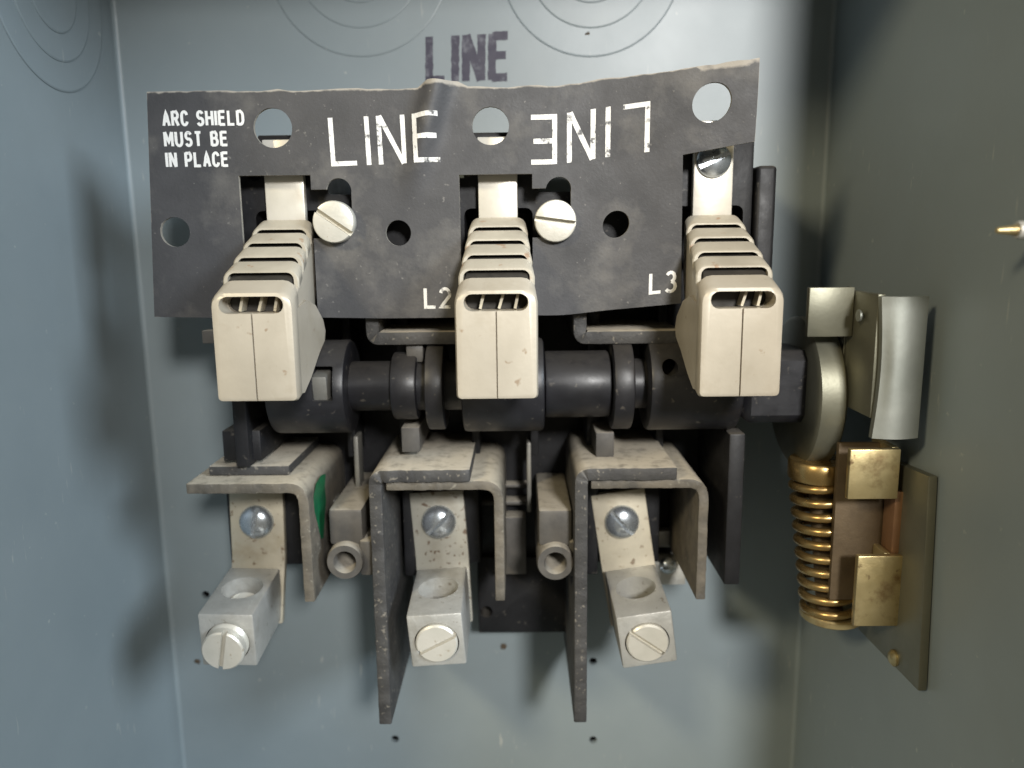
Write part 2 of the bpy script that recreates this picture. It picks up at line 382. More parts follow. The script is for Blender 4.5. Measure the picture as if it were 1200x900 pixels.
def strokes(text, place, h, cw, gap, sw, lift, rough=0.0):
    """place(u,v,lift)->Vector. u,v in mm from the text's lower left corner. Only the strokes; one bmesh"""
    b = bmesh.new(); u = 0.0; kk = 0
    for ch in text:
        if ch == ' ': u += cw*0.55+gap; continue
        wd = 0.0 if ch == 'I' else cw*(1.25 if ch == 'M' else 1)
        for st in GL[ch]:
            P = [Vector((u+(p[0] if ch != 'I' else 0)*wd, p[1]*h)) for p in st]
            # resample
            Q = [P[0]]
            for a, c in zip(P, P[1:]):
                n = max(1, int((c-a).length/0.8))
                Q += [a+(c-a)*k/n for k in range(1, n+1)]
            prev = None
            for i, p in enumerate(Q):
                a = (Q[i]-Q[i-1]).normalized() if i else None
                c = (Q[i+1]-Q[i]).normalized() if i < len(Q)-1 else None
                td = ((a or c)+(c or a))
                td = td.normalized() if td.length > 1e-6 else (a or c)
                nr = Vector((-td.y, td.x)); ref = (a or c); k = 1/max(0.6, nr.dot(Vector((-ref.y, ref.x))))
                s2 = sw/2*k*(1+random.uniform(-rough, rough))
                q = (b.verts.new(place(*(p+nr*s2), lift+kk*0.008)), b.verts.new(place(*(p-nr*s2), lift+kk*0.008)))
                if prev: b.faces.new((prev[0], q[0], q[1], prev[1]))
                prev = q
            kk += 1
        u += wd+gap
    return b
# hand stamp on the back wall
x0, z0 = U(503, 97, 0); x1, z1 = U(505, 43, 0)
obj('stamped_lettering', strokes('LINE', lambda u, v, l: V(x0+u+0.3*v*0.1, l, z0+v+u*0.03), z1-z0, 4.3, 3.0, 2.25, 0.06, 0.10), INK, back, smooth=0)

# ------------------------------------------------------------------ switch base
PX = [-54.6, -4.6, 45.6]            # the three poles
TX = [-72.0, -22.3, 27.5]           # the three lower terminals
base = thing('switch_base', -4.5, 0, -84, 'black moulded switch base screwed to the grey back wall behind the tan hoods', 'switch base')
ORG[base.name] = base.location.copy()
bk = bm_box(-68, 59, 0.2, 11, -92, 27, 0.6)
for x in (-29.6, 20.5): bk = boolean(bk, bm_box(x-15.6, x+15.6, -3, 60, 13.0, 60))
obj('back_plate', bk, BLACK, base)
b = bm_box(-13, 15.5, 0.3, 13, -115, -91, 0.5)
cutx, cutz = U(570, 717, 13)
b = boolean(b, lathe_at([(1.8, 5), (1.8, 20)], cutx, 0, cutz, 'd', 24))
obj('foot', b, BLACK, base)
# upper block with a recess at every pole
ub = bm_box(-68, 56, 11.1, 40, -6, 26, 0.8)
cut = None
for x in PX:
    c = bm_box(x-8.2, x+8.2, 16, 60, -30, 8.5, 1.6, 3)
    cut = join(cut, c)
    cut = join(cut, bm_box(x-9.6, x-6.5, 20, 60, 15.6, 40, 0.8))
for x in (-29.6, 20.5): cut = join(cut, bm_box(x-15.6, x+15.6, 9, 60, U(398, 228, 40)[1], 60, 0.8))
ub = boolean(ub, cut)
obj('upper_block', ub, BLACK, base)
# shoulder on the right of the upper block
sh = bm_box(56.6, 61.4, 12, 40.5, -40, 17.6, 1.0, 3)
obj('shoulder_flange', sh, BLACK, base)
obj('side_wall', bm_box(-69.5, -66, 11.2, 47, -53, -7, 0.5), BLACK, base)
obj('side_wall', bm_box(51.5, 55.5, 11.2, 44, -86, -46.5, 0.5), BLACK, base)
xx, zz = U(246, 395, 42)
obj('side_lug', bm_box(xx-2.0, xx+3.5, 38, 42, zz-1.6, zz+1.6, 0.3), DGREY, base)
# partitions between the poles, behind the rotor
for x in (-30.5, 19.5):
    obj('partition', bm_box(x-1.6, x+1.6, 11.2, 28, -90, -7, 0.5), BLACK, base)
for x in (-46, -12, 4, 38):
    obj('cavity_rib', bm_box(x-1.1, x+1.1, 11.2, 24, -57, -8, 0.4), BLACK, base)
# lower blocks that carry the terminals
for x in TX:
    obj('terminal_block', bm_box(x-9.5, x+11, 11.2, 24.5, -88, -58, 0.8), BLACK, base)
# tubular posts
for px, py in ((404, 659), (651, 660)):
    x, z = U(px, py, 47)
    b = lathe_at([(4.7, 11.2), (4.7, 46.3), (4.4, 47), (2.9, 47), (2.7, 46.6), (2.7, 20), (0, 20)], x, 0, z, 'd', 36)
    p = obj('screw_post', b, DGREY, base)
    obj('post_web', bm_box(x-4.2, x+4.4, 11.3, 44.5, z+3.4, z+13, 1.0), DGREY, p)
    obj('side_web', bm_box(x+3.4, x+7, 11.4, 45.5, z-4.4, z+5, 0.8), DGREY, p)

# ------------------------------------------------------------------ rotor
RZ, RD = -34.5, 39.0
rot = thing('rotor_bar', -4.5, RD, RZ, 'black plastic rotor bar with drums and collars running under the hoods', 'rotor')
ORG[rot.name] = rot.location.copy()
def xcyl(x0, x1, r, bev=0.5):
    return lathe_at([(r-bev, x0), (r-bev*0.3, x0+bev*0.3), (r, x0+bev), (r, x1-bev), (r-bev*0.3, x1-bev*0.3), (r-bev, x1)], 0, RD, RZ, 'x', 56)
obj('core_shaft', xcyl(-62, 66, 6.2), ROTOR, rot)
for (a, c) in ((-60.5, -41.5), (-13.8, 6.0), (31, 53)):
    b = xcyl(a, c, 11.6, 0.9)
    x = (a+c)/2
    if a < -50:
        b = boolean(b, bm_box(c-7.5, c-2.6, RD+4, RD+16, RZ-1.5, RZ+6.5, 0.4))
    if a > 30:
        b = boolean(b, lathe_at([(1.9, 0), (1.9, 30)], a+4.5, RD, RZ+5.5, 'd', 20))
    obj('drum', b, ROTOR, rot)
for a, c, r in ((-31.2, -25, 8.4), (-22.6, -18.2, 11.0), (6.2, 22.3, 8.3), (22.5, 27.4, 11.3)):
    obj('collar', xcyl(a, c, r, 0.6), ROTOR, rot)
b = bm_box(53.2, 70.6, RD-8.8, RD+8.8, RZ-8.8, RZ+8.8, 2.2, 1)
obj('square_end', b, ROTOR, rot)
# foot of the first blade showing in the drum window
obj('blade_foot', xform(bm_box(-49.2, -45.6, RD+3, RD+10.0, RZ-1, RZ+6.0, 0.4), rot_about(-46, RD, RZ, 'X', 10)), CLIP, rot)

# ------------------------------------------------------------------ hoods and blades
def hood(i, label):
    x = PX[i]
    t = thing('blade_hood', x, 44, -10, label, 'blade hood', 'tan blade hoods on the rotor bar')
    ORG[t.name] = t.location.copy()
    D0, D1 = 44.0, 70.5
    zt = lambda d: 6.0-(d-44)*0.555
    hw = lambda d: 6.6+(d-44)*0.072
    zb = lambda d: -10-(d-44)*1.7 if d < 51 else max(-31.6, -21.9-(d-51)*0.62)
    sec = []
    for d in (43.5, 46, 51, 56, 61, 65.5, 67):
        sec.append((d, x, hw(d)-0.18, zt(d)-2.9, zb(d), 0.6, 1.2))
    b = loft(sec)
    front = loft([(66.2, x, hw(66.2)-0.2, zt(66.2)-2.0, -31.2, 2.0, 1.2), (66.6, x, hw(67), zt(67)-0.1, -31.6, 3.0, 1.2), (70.8, x, hw(71), zt(70.6), -31.8, 3.0, 0.9),
                  (71.7, x, hw(71)-0.35, zt(70.8)-0.35, -31.6, 2.9, 0.9), (72.0, x, hw(71)-1.1, zt(71)-1.0, -31.0, 2.4, 0.8)])
    cut = loft([(50, x, 6.4, -9.9, -13.4, 1.7, 1.7), (76, x, 6.6, -9.9, -13.4, 1.7, 1.7)])
    cut2 = bm_box(x-0.16, x+0.16, 71.2, 74, -40, -13.0)
    body = boolean(b, cut)
    body = boolean(body, loft([(45.2, x, hw(45)-1.3, zt(45)+4, zt(45)-10, 0.3, 0.3), (65.6, x, hw(65)-1.3, zt(65)+4, zt(65)-9, 0.3, 0.3)]))
    front = boolean(front, loft([(62, x, 6.6, -9.9, -13.4, 1.7, 1.7), (76, x, 6.6, -9.9, -13.4, 1.7, 1.7)]))
    front = boolean(front, cut2)
    obj('hood_body', body, HOOD, t)
    fr = obj('hood_front', front, HOOD, t)
    obj('slot_shade_filler', loft([(45.3, x, hw(45)-1.35, zt(45)-1.5, zt(45)-9.5, 0.4, 0.4), (65.5, x, hw(65)-1.35, zt(65)-1.5, zt(65)-8.6, 0.4, 0.4)]), SLOT_SHADE, t)  # added filler, coloured dark so the rib gaps and slot look shaded
    L = D1-D0-4.3; n = 4; p = L/n
    for k in range(n):
        a = D0-0.3+k*p; c = a+p-1.15
        za, zc = zt(a), zt(a)-1.65
        b = loft([(a, x, hw(a)-0.3, za-0.3, za-4.2, 1.9, 0.5), (a+0.3, x, hw(a), za, za-4.2, 2.2, 0.5),
                  (c-0.3, x, hw(c), zc, zc-4.2, 2.2, 0.5), (c, x, hw(c)-0.3, zc-0.3, zc-4.2, 1.9, 0.5)])
        b = boolean(b, loft([(a-1, x, hw(a)-1.0, za-0.9, za-14, 1.5, 0.5), (c+1, x, hw(c)-1.0, zc-0.9, zc-14, 1.5, 0.5)]))
        obj('rib', b, RIBM, t)
    for sgn in (-1, 1):
        prf = [(69.5, -13), (69.5, -30.6), (66, -31.0), (60, -28.6), (52, -24.4), (47, -22.0), (45.8, -19.8), (47.5, -17.0), (53, -13.2), (60, -11.5)]
        b = bmesh.new()
        A = [b.verts.new(V(x+sgn*(7.4 if d > 50 else 7.6), d, z)) for d, z in prf]; B = [b.verts.new(V(x+sgn*(8.35 if d > 50 else 8.5), d, z)) for d, z in prf]
        b.faces.new(A); b.faces.new(B[::-1])
        for k in range(len(prf)): b.faces.new((A[k], A[(k+1) % len(prf)], B[(k+1) % len(prf)], B[k]))
        bmesh.ops.recalc_face_normals(b, faces=b.faces[:])
        obj('side_plate', b, HOOD, t, smooth=25)
    # contact leaves inside the slot
    for k, (dx, ang) in enumerate(((-3.0, 14), (1.0, 17), (4.2, 12))):
        if i == 2 and k == 0: continue
        obj('contact_leaf', xform(bm_box(x+dx-0.28, x+dx+0.28, 65.7, 69.0, -13.2, -10.1), rot_about(x+dx, 66, -11.6, 'Y', ang)), TSTRAP, t)
    # blade strap rising behind the shield
    ztop = 24.5 if i < 2 else 27.5
    s = obj('blade_strap', bm_box(x-4.6, x+4.6, 41.2, 43.4, -2, ztop, 0.3), STRAP, t)
    if i == 2:
        sx, sz = U(838, 187, 45)
        h = obj('screw', slotted(4.0, 2.2, sx, 43.5, sz, 25, True), ZINC, s)
    return t
def slotted(r, h, x, d, z, ang, dome=False, flute=1.15):
    if dome: prof = [(r, 0)]+[(r*math.cos(R(a)), 0.3+h*math.sin(R(a))) for a in (0, 15, 30, 45, 60, 75)]+[(0, 0.3+h)]
    else: prof = [(r*0.97, 0), (r, 0.25), (r, h-0.5), (r-0.2, h-0.12), (r-0.6, h), (0, h)]
    b = lathe(prof, 44)
    c = bmesh.new()
    q = bm_box(-r*1.2, r*1.2, h*0.45, h*3, -flute/2, flute/2)
    q = xform(q, AX['d'].inverted())      # slot box is laid out with d as height
    q = xform(q, Matrix.Rotation(R(ang), 4, 'Z'))
    c.free()
    b = boolean(b, q)
    return xform(b, Matrix.Translation(V(x, d, z)) @ AX['d'])
hood(0, 'tan ribbed blade hood on the pole nearest the left wall and the arc shield warning')
hood(1, 'tan ribbed blade hood in the middle, directly right of the L2 mark')
hood(2, 'tan ribbed blade hood beside the L3 mark, under a strap with an exposed screw')

# ------------------------------------------------------------------ arc shield
SD = 47.0
def sstep(a, b, x):
    t = min(1, max(0, (x-a)/(b-a))); return t*t*(3-2*t)
def raise_(x): return 0.098*max(0, x-6)*sstep(2, 20, x)
def warp(x, z, off=0.0):
    zz = z+raise_(x)
    d = SD+7.0*sstep(12, 62, x)*(0.35+0.65*sstep(-15, 34, z))+0.5*math.sin(x*0.055+0.6)
    fx, fz = -19.5, 29
    d += 2.6*math.exp(-((x-fx-(z-fz)*0.28)/2.8)**2)*sstep(8, 30, z)
    zz += 0.5*math.exp(-((x-fx)/3)**2)*sstep(20, 34, z)
    return V(x, d+off, zz)
def flat(px, py):
    x, z = U(px, py, SD+0.5)
    if x > 6:
        for _ in range(3):
            d = SD+7.0*sstep(12, 62, x)*(0.35+0.65*sstep(-15, 34, z)); x, z0 = U(px, py, d); z = z0-raise_(x)
    return x, z
xTL = flat(174, 108)[0]; zTL = flat(174, 108)[1]
out = [flat(174, 108), flat(183, 371)]
zbot = out[1][1]
b = bm_box(-100, 80, 0, 1.1, -40, 60)
# fine grid plate
b.free()
b = bmesh.new(); nx, nz = 190, 50; X0, X1, Z0, Z1 = -100.0, 75.0, -35.0, 55.0
g = [[[b.verts.new(V(X0+(X1-X0)*i/nx, dd, Z0+(Z1-Z0)*j/nz)) for j in range(nz+1)] for i in range(nx+1)] for dd in (0.0, 1.0)]
for i in range(nx):
    for j in range(nz):
        for s in (0, 1): b.faces.new((g[s][i][j], g[s][i+1][j], g[s][i+1][j+1], g[s][i][j+1]))
for i in range(nx):
    for j in (0, nz): b.faces.new((g[0][i][j], g[0][i+1][j], g[1][i+1][j], g[1][i][j]))
for j in range(nz):
    for i in (0, nx): b.faces.new((g[0][i][j], g[0][i][j+1], g[1][i][j+1], g[1][i][j]))
# outline polygon
def poly_prism(pts, d0, d1):
    q = bmesh.new(); A = [q.verts.new(V(x, d0, z)) for x, z in pts]; B = [q.verts.new(V(x, d1, z)) for x, z in pts]
    n = len(pts); q.faces.new(A); q.faces.new(B[::-1])
    for i in range(n): q.faces.new((A[i], A[(i+1) % n], B[(i+1) % n], B[i]))
    bmesh.ops.recalc_face_normals(q, faces=q.faces[:]); return q
xr, zr0 = flat(889, 69); _, zr1 = flat(893, 165); xt, zt1 = flat(799, 182); xt2, zt2 = flat(797, 355)
topz = zTL
poly = []
n = 60
for k in range(n+1):
    x = xTL+(xr-xTL)*k/n
    z = topz+(zr0-topz)*sstep(0, 55, x)+random.uniform(-0.16, 0.16)+0.22*math.sin(x*0.33+2*math.sin(x*0.11))*(1 if -60 < x < 10 else 0.3)
    if -20.5 < x < -13: z += 1.3
    poly.append((x, z))
poly += [(xr, zr1), (xt, zt1), (xt2, zt2)]
for px, py in ((700, 364), (628, 369), (530, 372), (450, 373), (375, 372), (250, 372), (183, 371)): poly.append(flat(px, py))
cutters = []
b = boolean(b, poly_prism(poly, -2, 3), 'INTERSECT')
def cutter_round(px, py, rpx):
    x, z = flat(px, py); r = rpx/4.95
    return lathe_at([(r, -3), (r, 4)], x, 0, z, 'd', 40)
hl = [(320, 150, 21.5), (575, 148, 20.5), (833, 121, 20.5), (207, 272, 16.8), (467, 273, 14.5), (721, 263, 15)]
c = None
for h in hl: c = join(c, cutter_round(*h))
b = boolean(b, c)
for px0, px1, pyt in ((280, 367, 206), (538, 624, 205)):
    xa, zt_ = flat(px0, pyt); xb, _ = flat(px1, pyt+60)
    b = boolean(b, bm_box(xa, xb, -3, 4, -60, zt_, 0))
    # step and keyhole to the right of the window
    xs, zs = flat(px1+12, pyt+16)
    b = boolean(b, bm_box(xb-0.8, xs+3.2, -3, 4, zs-11, zs))
    xk, zk = flat(px1+30, pyt+18)
    b = boolean(b, lathe_at([(2.9, -3), (2.9, 4)], xk, 0, zk, 'd', 32))
    b = boolean(b, bm_box(xk-2.85, xk+2.85, -3.5, 4.5, zk-9, zk-0.6))
bmesh.ops.triangulate(b, faces=[f for f in b.faces if len(f.verts) > 4])
wl = b.verts.layers.float.new('edge_wear')
b.normal_update()
for f in b.faces:
    if abs(f.normal.y) < 0.5:
        for v in f.verts:
            xx_, zz_ = v.co.x/S, v.co.z/S
            v[wl] = 1.0 if (zz_ > topz-1.5 and xx_ < 55) or xx_ > xr-0.5 else (0.7 if xx_ < xTL+1.5 else 0.45)
for v in b.verts:
    xx_, zz_ = v.co.x/S, v.co.z/S
    if zz_ > topz+(zr0-topz)*sstep(0, 55, xx_)-0.75: v[wl] = max(v[wl], 0.9)
for v in b.verts:
    x, d, z = v.co.x/S, -v.co.y/S, v.co.z/S
    v.co = warp(x, z, d)
shield = thing('arc_shield', -15, SD, zbot, 'warped dark grey fibre arc shield with white LINE lettering', 'arc shield')
ORG[shield.name] = shield.location.copy()
edge_ids = set()
plate = obj('shield_plate', b, FISH, shield, smooth=62)
plate.data.materials.append(FRAY)
_t = FISH.node_tree; _bs = _t.nodes['Principled BSDF']; _src = _bs.inputs['Base Color'].links[0].from_socket
_at = _t.nodes.new('ShaderNodeAttribute'); _at.attribute_name = 'edge_wear'
_nz = _t.nodes.new('ShaderNodeTexNoise'); _nz.inputs['Scale'].default_value = 420; _nz.inputs['Detail'].default_value = 5
_tc = _t.nodes.new('ShaderNodeTexCoord'); _t.links.new(_tc.outputs['Object'], _nz.inputs['Vector'])
_ad = _t.nodes.new('ShaderNodeMath'); _ad.operation = 'ADD'; _t.links.new(_at.outputs['Fac'], _ad.inputs[0]); _t.links.new(_nz.outputs[0], _ad.inputs[1])
_mr = _t.nodes.new('ShaderNodeMapRange'); _mr.inputs['From Min'].default_value = 1.12; _mr.inputs['From Max'].default_value = 1.42; _t.links.new(_ad.outputs[0], _mr.inputs['Value'])
_mx = _t.nodes.new('ShaderNodeMix'); _mx.data_type = 'RGBA'; _t.links.new(_mr.outputs[0], _mx.inputs[0]); _t.links.new(_src, _mx.inputs[6]); _mx.inputs[7].default_value = (0.30, 0.275, 0.235, 1)
_t.links.new(_mx.outputs[2], _bs.inputs['Base Color'])
for p in plate.data.polygons:
    if abs(p.normal.y) < 0.45: p.material_index = 1
def shield_text(name, text, px, py, h, cw, gap, sw, mat_, ang=0, rough=0.05):
    x0, z0 = flat(px, py); ca, sa = math.cos(R(ang)), math.sin(R(ang))
    f = lambda u, v, l: warp(x0+u*ca-v*sa, z0+u*sa+v*ca, 1.0+l)
    return obj(name, strokes(text, f, h, cw, gap, sw, 0.05, rough), mat_, plate, smooth=0)
shield_text('lettering', 'LINE', 391, 195, 10.6, 5.4, 2.75, 1.05, PRINT, 1.5)
shield_text('lettering', 'LINE', 758, 120, 10.8, 5.3, 3.3, 1.1, PRINT, 180)
shield_text('lettering', 'ARC SHIELD', 194, 148, 3.1, 1.25, 0.80, 0.62, PRINTS)
shield_text('lettering', 'MUST BE', 196, 172, 3.1, 1.30, 0.85, 0.62, PRINTS)
shield_text('lettering', 'IN PLACE', 198, 196, 3.1, 1.25, 0.80, 0.62, PRINTS)
shield_text('lettering', 'L2', 499, 361, 4.6, 2.3, 1.2, 0.75, PRINT)
shield_text('lettering', 'L3', 761, 344, 4.6, 2.3, 1.2, 0.75, PRINT)
for px, py, a in ((391, 260, -35), (651, 259, -8)):
    x, z = U(px, py, SD+3)
    obj('screw', slotted(4.75, 3.2, x, SD+0.4, z, a), CREAM, shield)

# ------------------------------------------------------------------ lower barriers
def barrier(i, label):
    x = TX[i]
    t = thing('arc_barrier', x, 3, -120 if i else -88, label, 'barrier', 'bent fibre barriers over the lower terminals')
    ORG[t.name] = t.location.copy()
    zl = -57.5; zu = zl+2.75
    if i == 0:
        pth = bend((x-9.0, zl), (x+19.4, zl), (x+19.4, -87), 4.0)
        obj('lower_sheet', sheet(pth, 2.6, 8, 50, rag=0.25), FIBRE2, t)
        xf = bm_box(x-5.5, x+14.5, 14, 44, zu-1.2, zu+1.2, 0.3)
        obj('upper_sheet', xf, FIBRE, t)
        g0 = x+19.4+1.36
        b = bmesh.new(); P = [(33, -58.9), (38, -58.0), (43, -58.6), (46, -61), (45.6, -65), (43.5, -69), (41, -74), (38.5, -74.5), (36, -69), (34, -66), (34.5, -62)]
        vs = [b.verts.new(V(g0, d, z)) for d, z in P]; b.faces.new(vs)
        obj('green_mark', b, GREEN, t, smooth=0)
    else:
        xf = x-12.8
        pth = bend((xf, -120.5), (xf, zu), (x+10.2, zu), 2.2)
        obj('finned_sheet', sheet(pth, 3.2, 3, 50, rag=0.3), FIBRE, t)
        pth = bend((x-10.4, zl), (x+17.0, zl), (x+17.0, -87.5), 4.0)
        obj('lower_sheet', sheet(pth, 2.4, 6, 49, rag=0.3), FIBRE2, t)
    return t
barrier(0, 'short bent fibre barrier with a green mark on its side, without a long fin')
barrier(1, 'bent fibre barrier with a long hanging fin, over the middle terminal lug')
barrier(2, 'bent fibre barrier with a long hanging fin, over the lug nearest the spring')
# retaining tabs between rotor and barriers
for px, py, px2, py2 in ((481, 512, 479, 419), (709, 518, 712, 412)):
    x, z = U(px, py, 40)
    obj('retaining_tab', bm_box(x-2.3, x+2.3, 11.5, 40, z-4.0, z+2.4, 0.3), DGREY, base)
x, z = U(287, 525, 44)
obj('retaining_tab', bm_box(x-5.5, x+4.0, 11.5, 44, z-3.4, z+4.4, 0.4), BLACK, base)
# upper barriers
for px0, px1, py, lab in ((430, 560, 397, 'dark bent plate showing beneath the shield between the first two hoods'),
                          (673, 800, 396, 'dark bent plate showing beneath the shield below the L3 mark')):
    d1 = 44; x0_, z0_ = U(px0, py, d1); x1_, _ = U(px1, py, d1)
    t = thing('upper_barrier', x0_, 12, z0_, lab, 'barrier', 'upper bent plates behind the shield'); ORG[t.name] = t.location.copy()
    obj('bent_sheet', sheet(bend((x0_+1.4, z0_+14), (x0_+1.4, z0_), (x1_, z0_), 1.6), 3.2, 12, d1, rag=0.2), FIBRE, t)
    obj('clip_tab', bm_box(x0_+9.0, x0_+13.2, 30, 42, z0_-6.2, z0_-1.7, 0.4), DGREY, t)

# ------------------------------------------------------------------ terminal lugs
def terminal(i, ang, label, smat, scr_ang, clamp_ang):
    x = TX[i]; zs = U([297, 509, 725][i], 611, 28)[1]
    t = thing('terminal_lug', x, 25, zs, label, 'terminal lug', 'terminal lugs along the bottom')
    ORG[t.name] = t.location.copy()
    zt = zs+8.5; ze = zs-27.5
    b = bmesh.new(); prof = [(26, zt), (26, zs-10), (27.0, zs-14), (30.6, ze)]; hw = 7.3
    vs = [[b.verts.new(V(x+s*hw, d+o, z)) for d, z in prof] for s in (-1, 1) for o in (0, 2.2)]
    a0, a1, c0, c1 = vs
    for k in range(len(prof)-1):
        b.faces.new((a1[k], a1[k+1], c1[k+1], c1[k])); b.faces.new((a0[k], c0[k], c0[k+1], a0[k+1]))
        b.faces.new((a0[k], a0[k+1], a1[k+1], a1[k])); b.faces.new((c0[k], c1[k], c1[k+1], c0[k+1]))
    b.faces.new((a0[0], a1[0], c1[0], c0[0])); b.faces.new((a0[-1], c0[-1], c1[-1], a1[-1]))
    bmesh.ops.recalc_face_normals(b, faces=b.faces[:])
    bmesh.ops.bevel(b, geom=[e for e in b.edges if e.calc_face_angle(0) > R(60)], offset=0.25*S, segments=2, affect='EDGES', profile=0.5)
    st = obj('strap', b, smat, t)
    obj('strap_screw', slotted(4.7, 2.6, x, 28.2, zs, scr_ang, True), ZINC, st)
    # lug block
    zk1, zk0 = zs-12.0, zs-26.5; d0, d1, w2 = 31.2, 54.0, 6.8
    b = bm_box(x-w2, x+w2, d0, d1, zk0, zk1, 0.5)
    if i == 0: pass
    hole = lathe_at([(5.2, zk0+3), (5.2, zk1+5)], x, (d0+d1)/2-1.0, 0, 'z', 40)
    bore = lathe_at([(5.5, d1-10), (5.5, d1+4)], x, 0, (zk0+zk1)/2-0.6, 'd', 40)
    b = boolean(b, hole); b = boolean(b, bore)
    tilt = rot_about(x, 31, zk1, 'X', 6)
    k = obj('lug_block', xform(b, tilt), LUG, t)
    # clamp screw with threads, sunk in its bore
    prof = []
    z = -15.0 if i == 0 else -9.0
    while z < (1.5 if i == 0 else -1.0):
        prof += [(4.85, z), (5.25, z+0.45)]; z += 0.9
    prof += [(5.2, z), (5.2, z+1.4), (4.8, z+1.8), (0, z+1.8)]
    s = lathe(prof, 40)
    q = bm_box(-8, 8, z+0.4, z+5, -0.6, 0.6); q = xform(q, AX['d'].inverted()); q = xform(q, Matrix.Rotation(R(clamp_ang), 4, 'Z'))
    s = boolean(s, q)
    s = xform(s, Matrix.Translation(V(x, d1, (zk0+zk1)/2-0.6)) @ AX['d'])
    obj('clamp_screw', xform(s, tilt), CREAM, k)
    t.rotation_euler = (0, R(ang), 0)
    return t
terminal(0, 1.5, 'terminal lug with its clamp screw backed out, on a tan strap under the short barrier', TSTRAP, 80, 80)
terminal(1, -3.5, 'terminal lug on a dark speckled strap between the two long fins', GSTRAP, 40, 25)
terminal(2, -8.5, 'tilted terminal lug under the barrier nearest the coil spring', TSTRAP, -55, -45)

# small hardware seen behind the barriers
def clip(px, py, d, w_, h_, m_, name, lab, dd=6):
    x, z = U(px, py, d)
    o = obj(name, bm_box(x-w_/2, x+w_/2, d-dd, d, z-h_/2, z+h_/2, 0.35), m_, base)
    return o
for px, py, d, w_, h_, m_ in ((620, 560, 24, 1.2, 20, CLIP), (418, 545, 26, 1.3, 16, CLIP), (600, 640, 22, 8, 17, DGREY), (776, 632, 14, 5, 5, LUG), (785, 672, 22, 9, 7, LUG), (770, 655, 14, 12, 1.6, CLIP),
                              (590, 590, 16, 14, 1.2, DGREY), (592, 570, 15, 14, 1.0, DGREY), (400, 610, 30, 8, 7, DGREY), (398, 590, 26, 10, 2, CLIP)):
    clip(px, py, d, w_, h_, m_, 'contact_clip', '')
x, z = U(783, 664, 23)
obj('screw', slotted(2.4, 1.6, x, 22, z, 0, True), ZINC, base)

# ------------------------------------------------------------------ operating mechanism on the right wall
xw = XR
mb = thing('operating_bracket', xw, 40, -40, 'plated steel channel bracket with wide curved flange on the right wall', 'bracket'); ORG[mb.name] = mb.location.copy()
# flange seen from the front, slightly bowed
def bowed(x0, x1, d, z0, z1, t, bow, n=10, skew=0):
    b = bmesh.new(); rows = []
    for k in range(n+1):
        v = k/n; z = z1+(z0-z1)*v; row = []
        for i in range(9):
            u = i/8; x = x0+(x1-x0)*u+skew*v+0.9*math.sin(v*math.pi)*(u < 0.2)
            dd = d+bow*math.sin(u*math.pi)
            row.append((b.verts.new(V(x, dd, z)), b.verts.new(V(x, dd-t, z))))
        rows.append(row)
    for r0, r1 in zip(rows, rows[1:]):
        for i in range(8):
            b.faces.new((r0[i][0], r0[i+1][0], r1[i+1][0], r1[i][0])); b.faces.new((r0[i][1], r1[i][1], r1[i+1][1], r0[i+1][1]))
        for i in (0, 8): b.faces.new((r0[i][0], r1[i][0], r1[i][1], r0[i][1]))
    for r in (rows[0], rows[-1]):
        for i in range(8): b.faces.new((r[i][0], r[i][1], r[i+1][1], r[i+1][0]))
    bmesh.ops.recalc_face_normals(b, faces=b.faces[:]); return b
fx0, fz1 = U(1036, 348, 70); fx1, _ = U(1092, 348, 70); _, fz0 = U(1036, 515, 70)
obj('curved_flange', bowed(fx0, fx1, 69, fz0, fz1, 1.6, 1.2), STEEL, mb)
obj('web_plate', bm_box(fx0+0.1, fx0+1.7, 46, 67.2, fz0+4, fz1+0.4, 0.2), DSTEEL, mb)
px0, pz1 = U(949, 337, 56); px1, _ = U(998, 337, 56); _, pz0 = U(949, 395, 56)
obj('front_tab', bm_box(px0, px1+0.8, 54.2, 56, pz0, pz1, 0.25), DSTEEL, mb)
obj('link_plate', bm_box(px1+0.9, fx0, 52, 53.6, fz0+6, pz1, 0.2), DSTEEL, mb)
rx, rz = U(1030, 370, 62)
obj('rivet', lathe_at([(1.3, 0), (1.3, 0.4), (0.8, 0.9), (0, 1.1)], fx0-1.2, 61, rz, 'x', 20), STEEL, mb)
cam_t = thing('cam_disc', 69, RD, RZ, 'dull steel cam wrapped round the square end of the rotor bar', 'cam'); ORG[cam_t.name] = cam_t.location.copy()
b = lathe_at([(17.6, 68.2), (18.6, 68.8), (18.6, 74.2), (18.0, 74.8)], 0, RD-1, RZ-2.5, 'x', 72)
obj('rim', b, DSTEEL, cam_t)
# spring
sp = thing('coil_spring', 75, 48, -92, 'bronze coil spring standing between its brass caps beside the rotor bar', 'spring'); ORG[sp.name] = sp.location.copy()
sx0, sz0 = U(959, 560, 47); sx1, sz1 = U(972, 712, 49)
def tube(pts, r, n=10):
    b = bmesh.new(); rings = []
    for i, p in enumerate(pts):
        tg = (pts[min(i+1, len(pts)-1)]-pts[max(i-1, 0)]).normalized()
        a = tg.cross(Vector((0, 0, 1))).normalized(); c = tg.cross(a)
        rings.append([b.verts.new(p+(a*math.cos(2*math.pi*k/n)+c*math.sin(2*math.pi*k/n))*r*S) for k in range(n)])
    for q, w_ in zip(rings, rings[1:]):
        for k in range(n): b.faces.new((q[k], q[(k+1) % n], w_[(k+1) % n], w_[k]))
    b.faces.new(rings[0]); b.faces.new(rings[-1]); return b
turns = 9.6; N_ = 300; pts = []
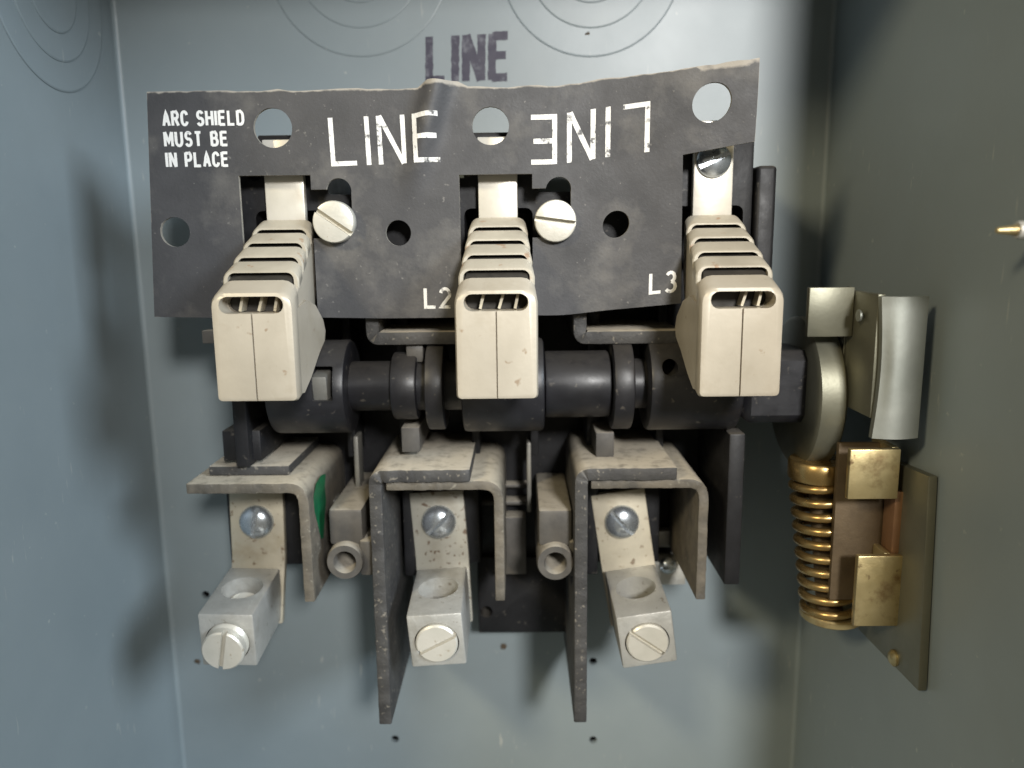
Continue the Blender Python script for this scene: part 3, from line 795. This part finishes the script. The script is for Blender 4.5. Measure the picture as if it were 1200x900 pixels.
for k in range(N_+1):
    v = k/N_; a = 2*math.pi*turns*v
    pts.append(V(sx0+(sx1-sx0)*v+6.3*math.cos(a), 47.5+2*v+6.3*math.sin(a), sz0+(sz1-sz0)*v))
obj('coil', tube(pts, 1.05), SPRING, sp, smooth=60)
obj('guide_rod', tube([V(sx0, 47.5, sz0+4), V(sx1, 49.5, sz1-2)], 3.1, 20), RUST, sp, smooth=60)
obj('top_cap', lathe_at([(6.9, 0), (7.2, 0.4), (7.2, 4.2), (6.8, 4.7), (0, 4.7)], sx0-0.2, 47.5, sz0+0.2, 'z', 40), SPRING, sp)
obj('bottom_cap', lathe_at([(7.0, 0), (7.3, 0.3), (7.3, 1.6), (7.0, 1.9), (0, 1.9)], sx1+0.2, 49.5, sz1-2.2, 'z', 40), BRASS, sp)
# brass latch bracket and its mounting plate
lt = thing('latch_bracket', xw, 50, -97, 'brass coloured latch bracket on a plate screwed to the right wall beside the spring', 'bracket'); ORG[lt.name] = lt.location.copy()
b = poly_prism([(0, 0), (1, 0), (1, 1)], 0, 1); b.free()
mp_pts = []
for px, py, d in ((1056, 541, 57), (1098, 558, 72), (1082, 810, 75), (1011, 736, 44)):
    x_, z_ = U(px, py, d); mp_pts.append((d, z_))
b = bmesh.new(); A = [b.verts.new(V(xw-0.3, d, z)) for d, z in mp_pts]; B = [b.verts.new(V(xw-2.3, d, z)) for d, z in mp_pts]
b.faces.new(A); b.faces.new(B[::-1])
for i in range(4): b.faces.new((A[i], A[(i+1) % 4], B[(i+1) % 4], B[i]))
bmesh.ops.recalc_face_normals(b, faces=b.faces[:])
bmesh.ops.bevel(b, geom=b.edges[:], offset=0.3*S, segments=2, affect='EDGES', profile=0.5)
mplate = obj('mounting_plate', b, DSTEEL, lt)
x_, z_ = U(1053, 771, 64)
obj('screw', lathe_at([(1.9, 0), (1.9, -0.5), (1.2, -1.1), (0, -1.3)], xw-2.3, 64, z_, 'x', 24), BRASS, mplate)
ax0, az1 = U(997, 527, 64); ax1, az0 = U(1052, 585, 64)
obj('upper_tab', bm_box(ax0, ax1, 62.3, 64, az0, az1, 0.3), BRASS, lt)
bx0, bz1 = U(1006, 652, 64); bx1, bz0 = U(1054, 734, 64)
obj('lower_tab', bm_box(bx0, bx1, 62.3, 64, bz0, bz1, 0.3), BRASS, lt)
obj('recessed_plate', bm_box(ax0+0.5, bx1-1.6, 55, 56.6, bz0+3, az1-0.5, 0.2), RUST, lt)
obj('copper_edge', bm_box(bx1-2.2, bx1-0.4, 56.8, 62.0, bz1-2, az0+1, 0.2), COPPER, lt)
for (za, zb_) in ((az0, az1), (bz0, bz1)):
    obj('tab_return', bm_box(ax1-1.2, ax1+0.3, 52, 62.2, za, zb_, 0.2), BRASS, lt)
obj('wall_web', bm_box(ax1+0.4, xw-2.4, 52, 54, bz0+4, az1-2, 0.2), DSTEEL, lt)
# pin at the mouth of the box
x_, z_ = U(1166, 270, 100)
pin = thing('latch_pin', xw, 100, z_, 'short pale metal pin with a brass tip sticking out of the right wall', 'pin'); ORG[pin.name] = pin.location.copy()
obj('shank', lathe_at([(0, x_+3.5), (1.3, x_+3.5), (1.5, x_+3.8), (1.5, xw)], 0, 100, z_, 'x', 24), LUG, pin)
obj('tip', lathe_at([(0, x_), (0.5, x_+0.3), (0.9, x_+3.4), (0, x_+3.4)], 0, 100, z_, 'x', 20), BRASS, pin)
for o in sc.objects:
    if 'org' in o: del o['org']
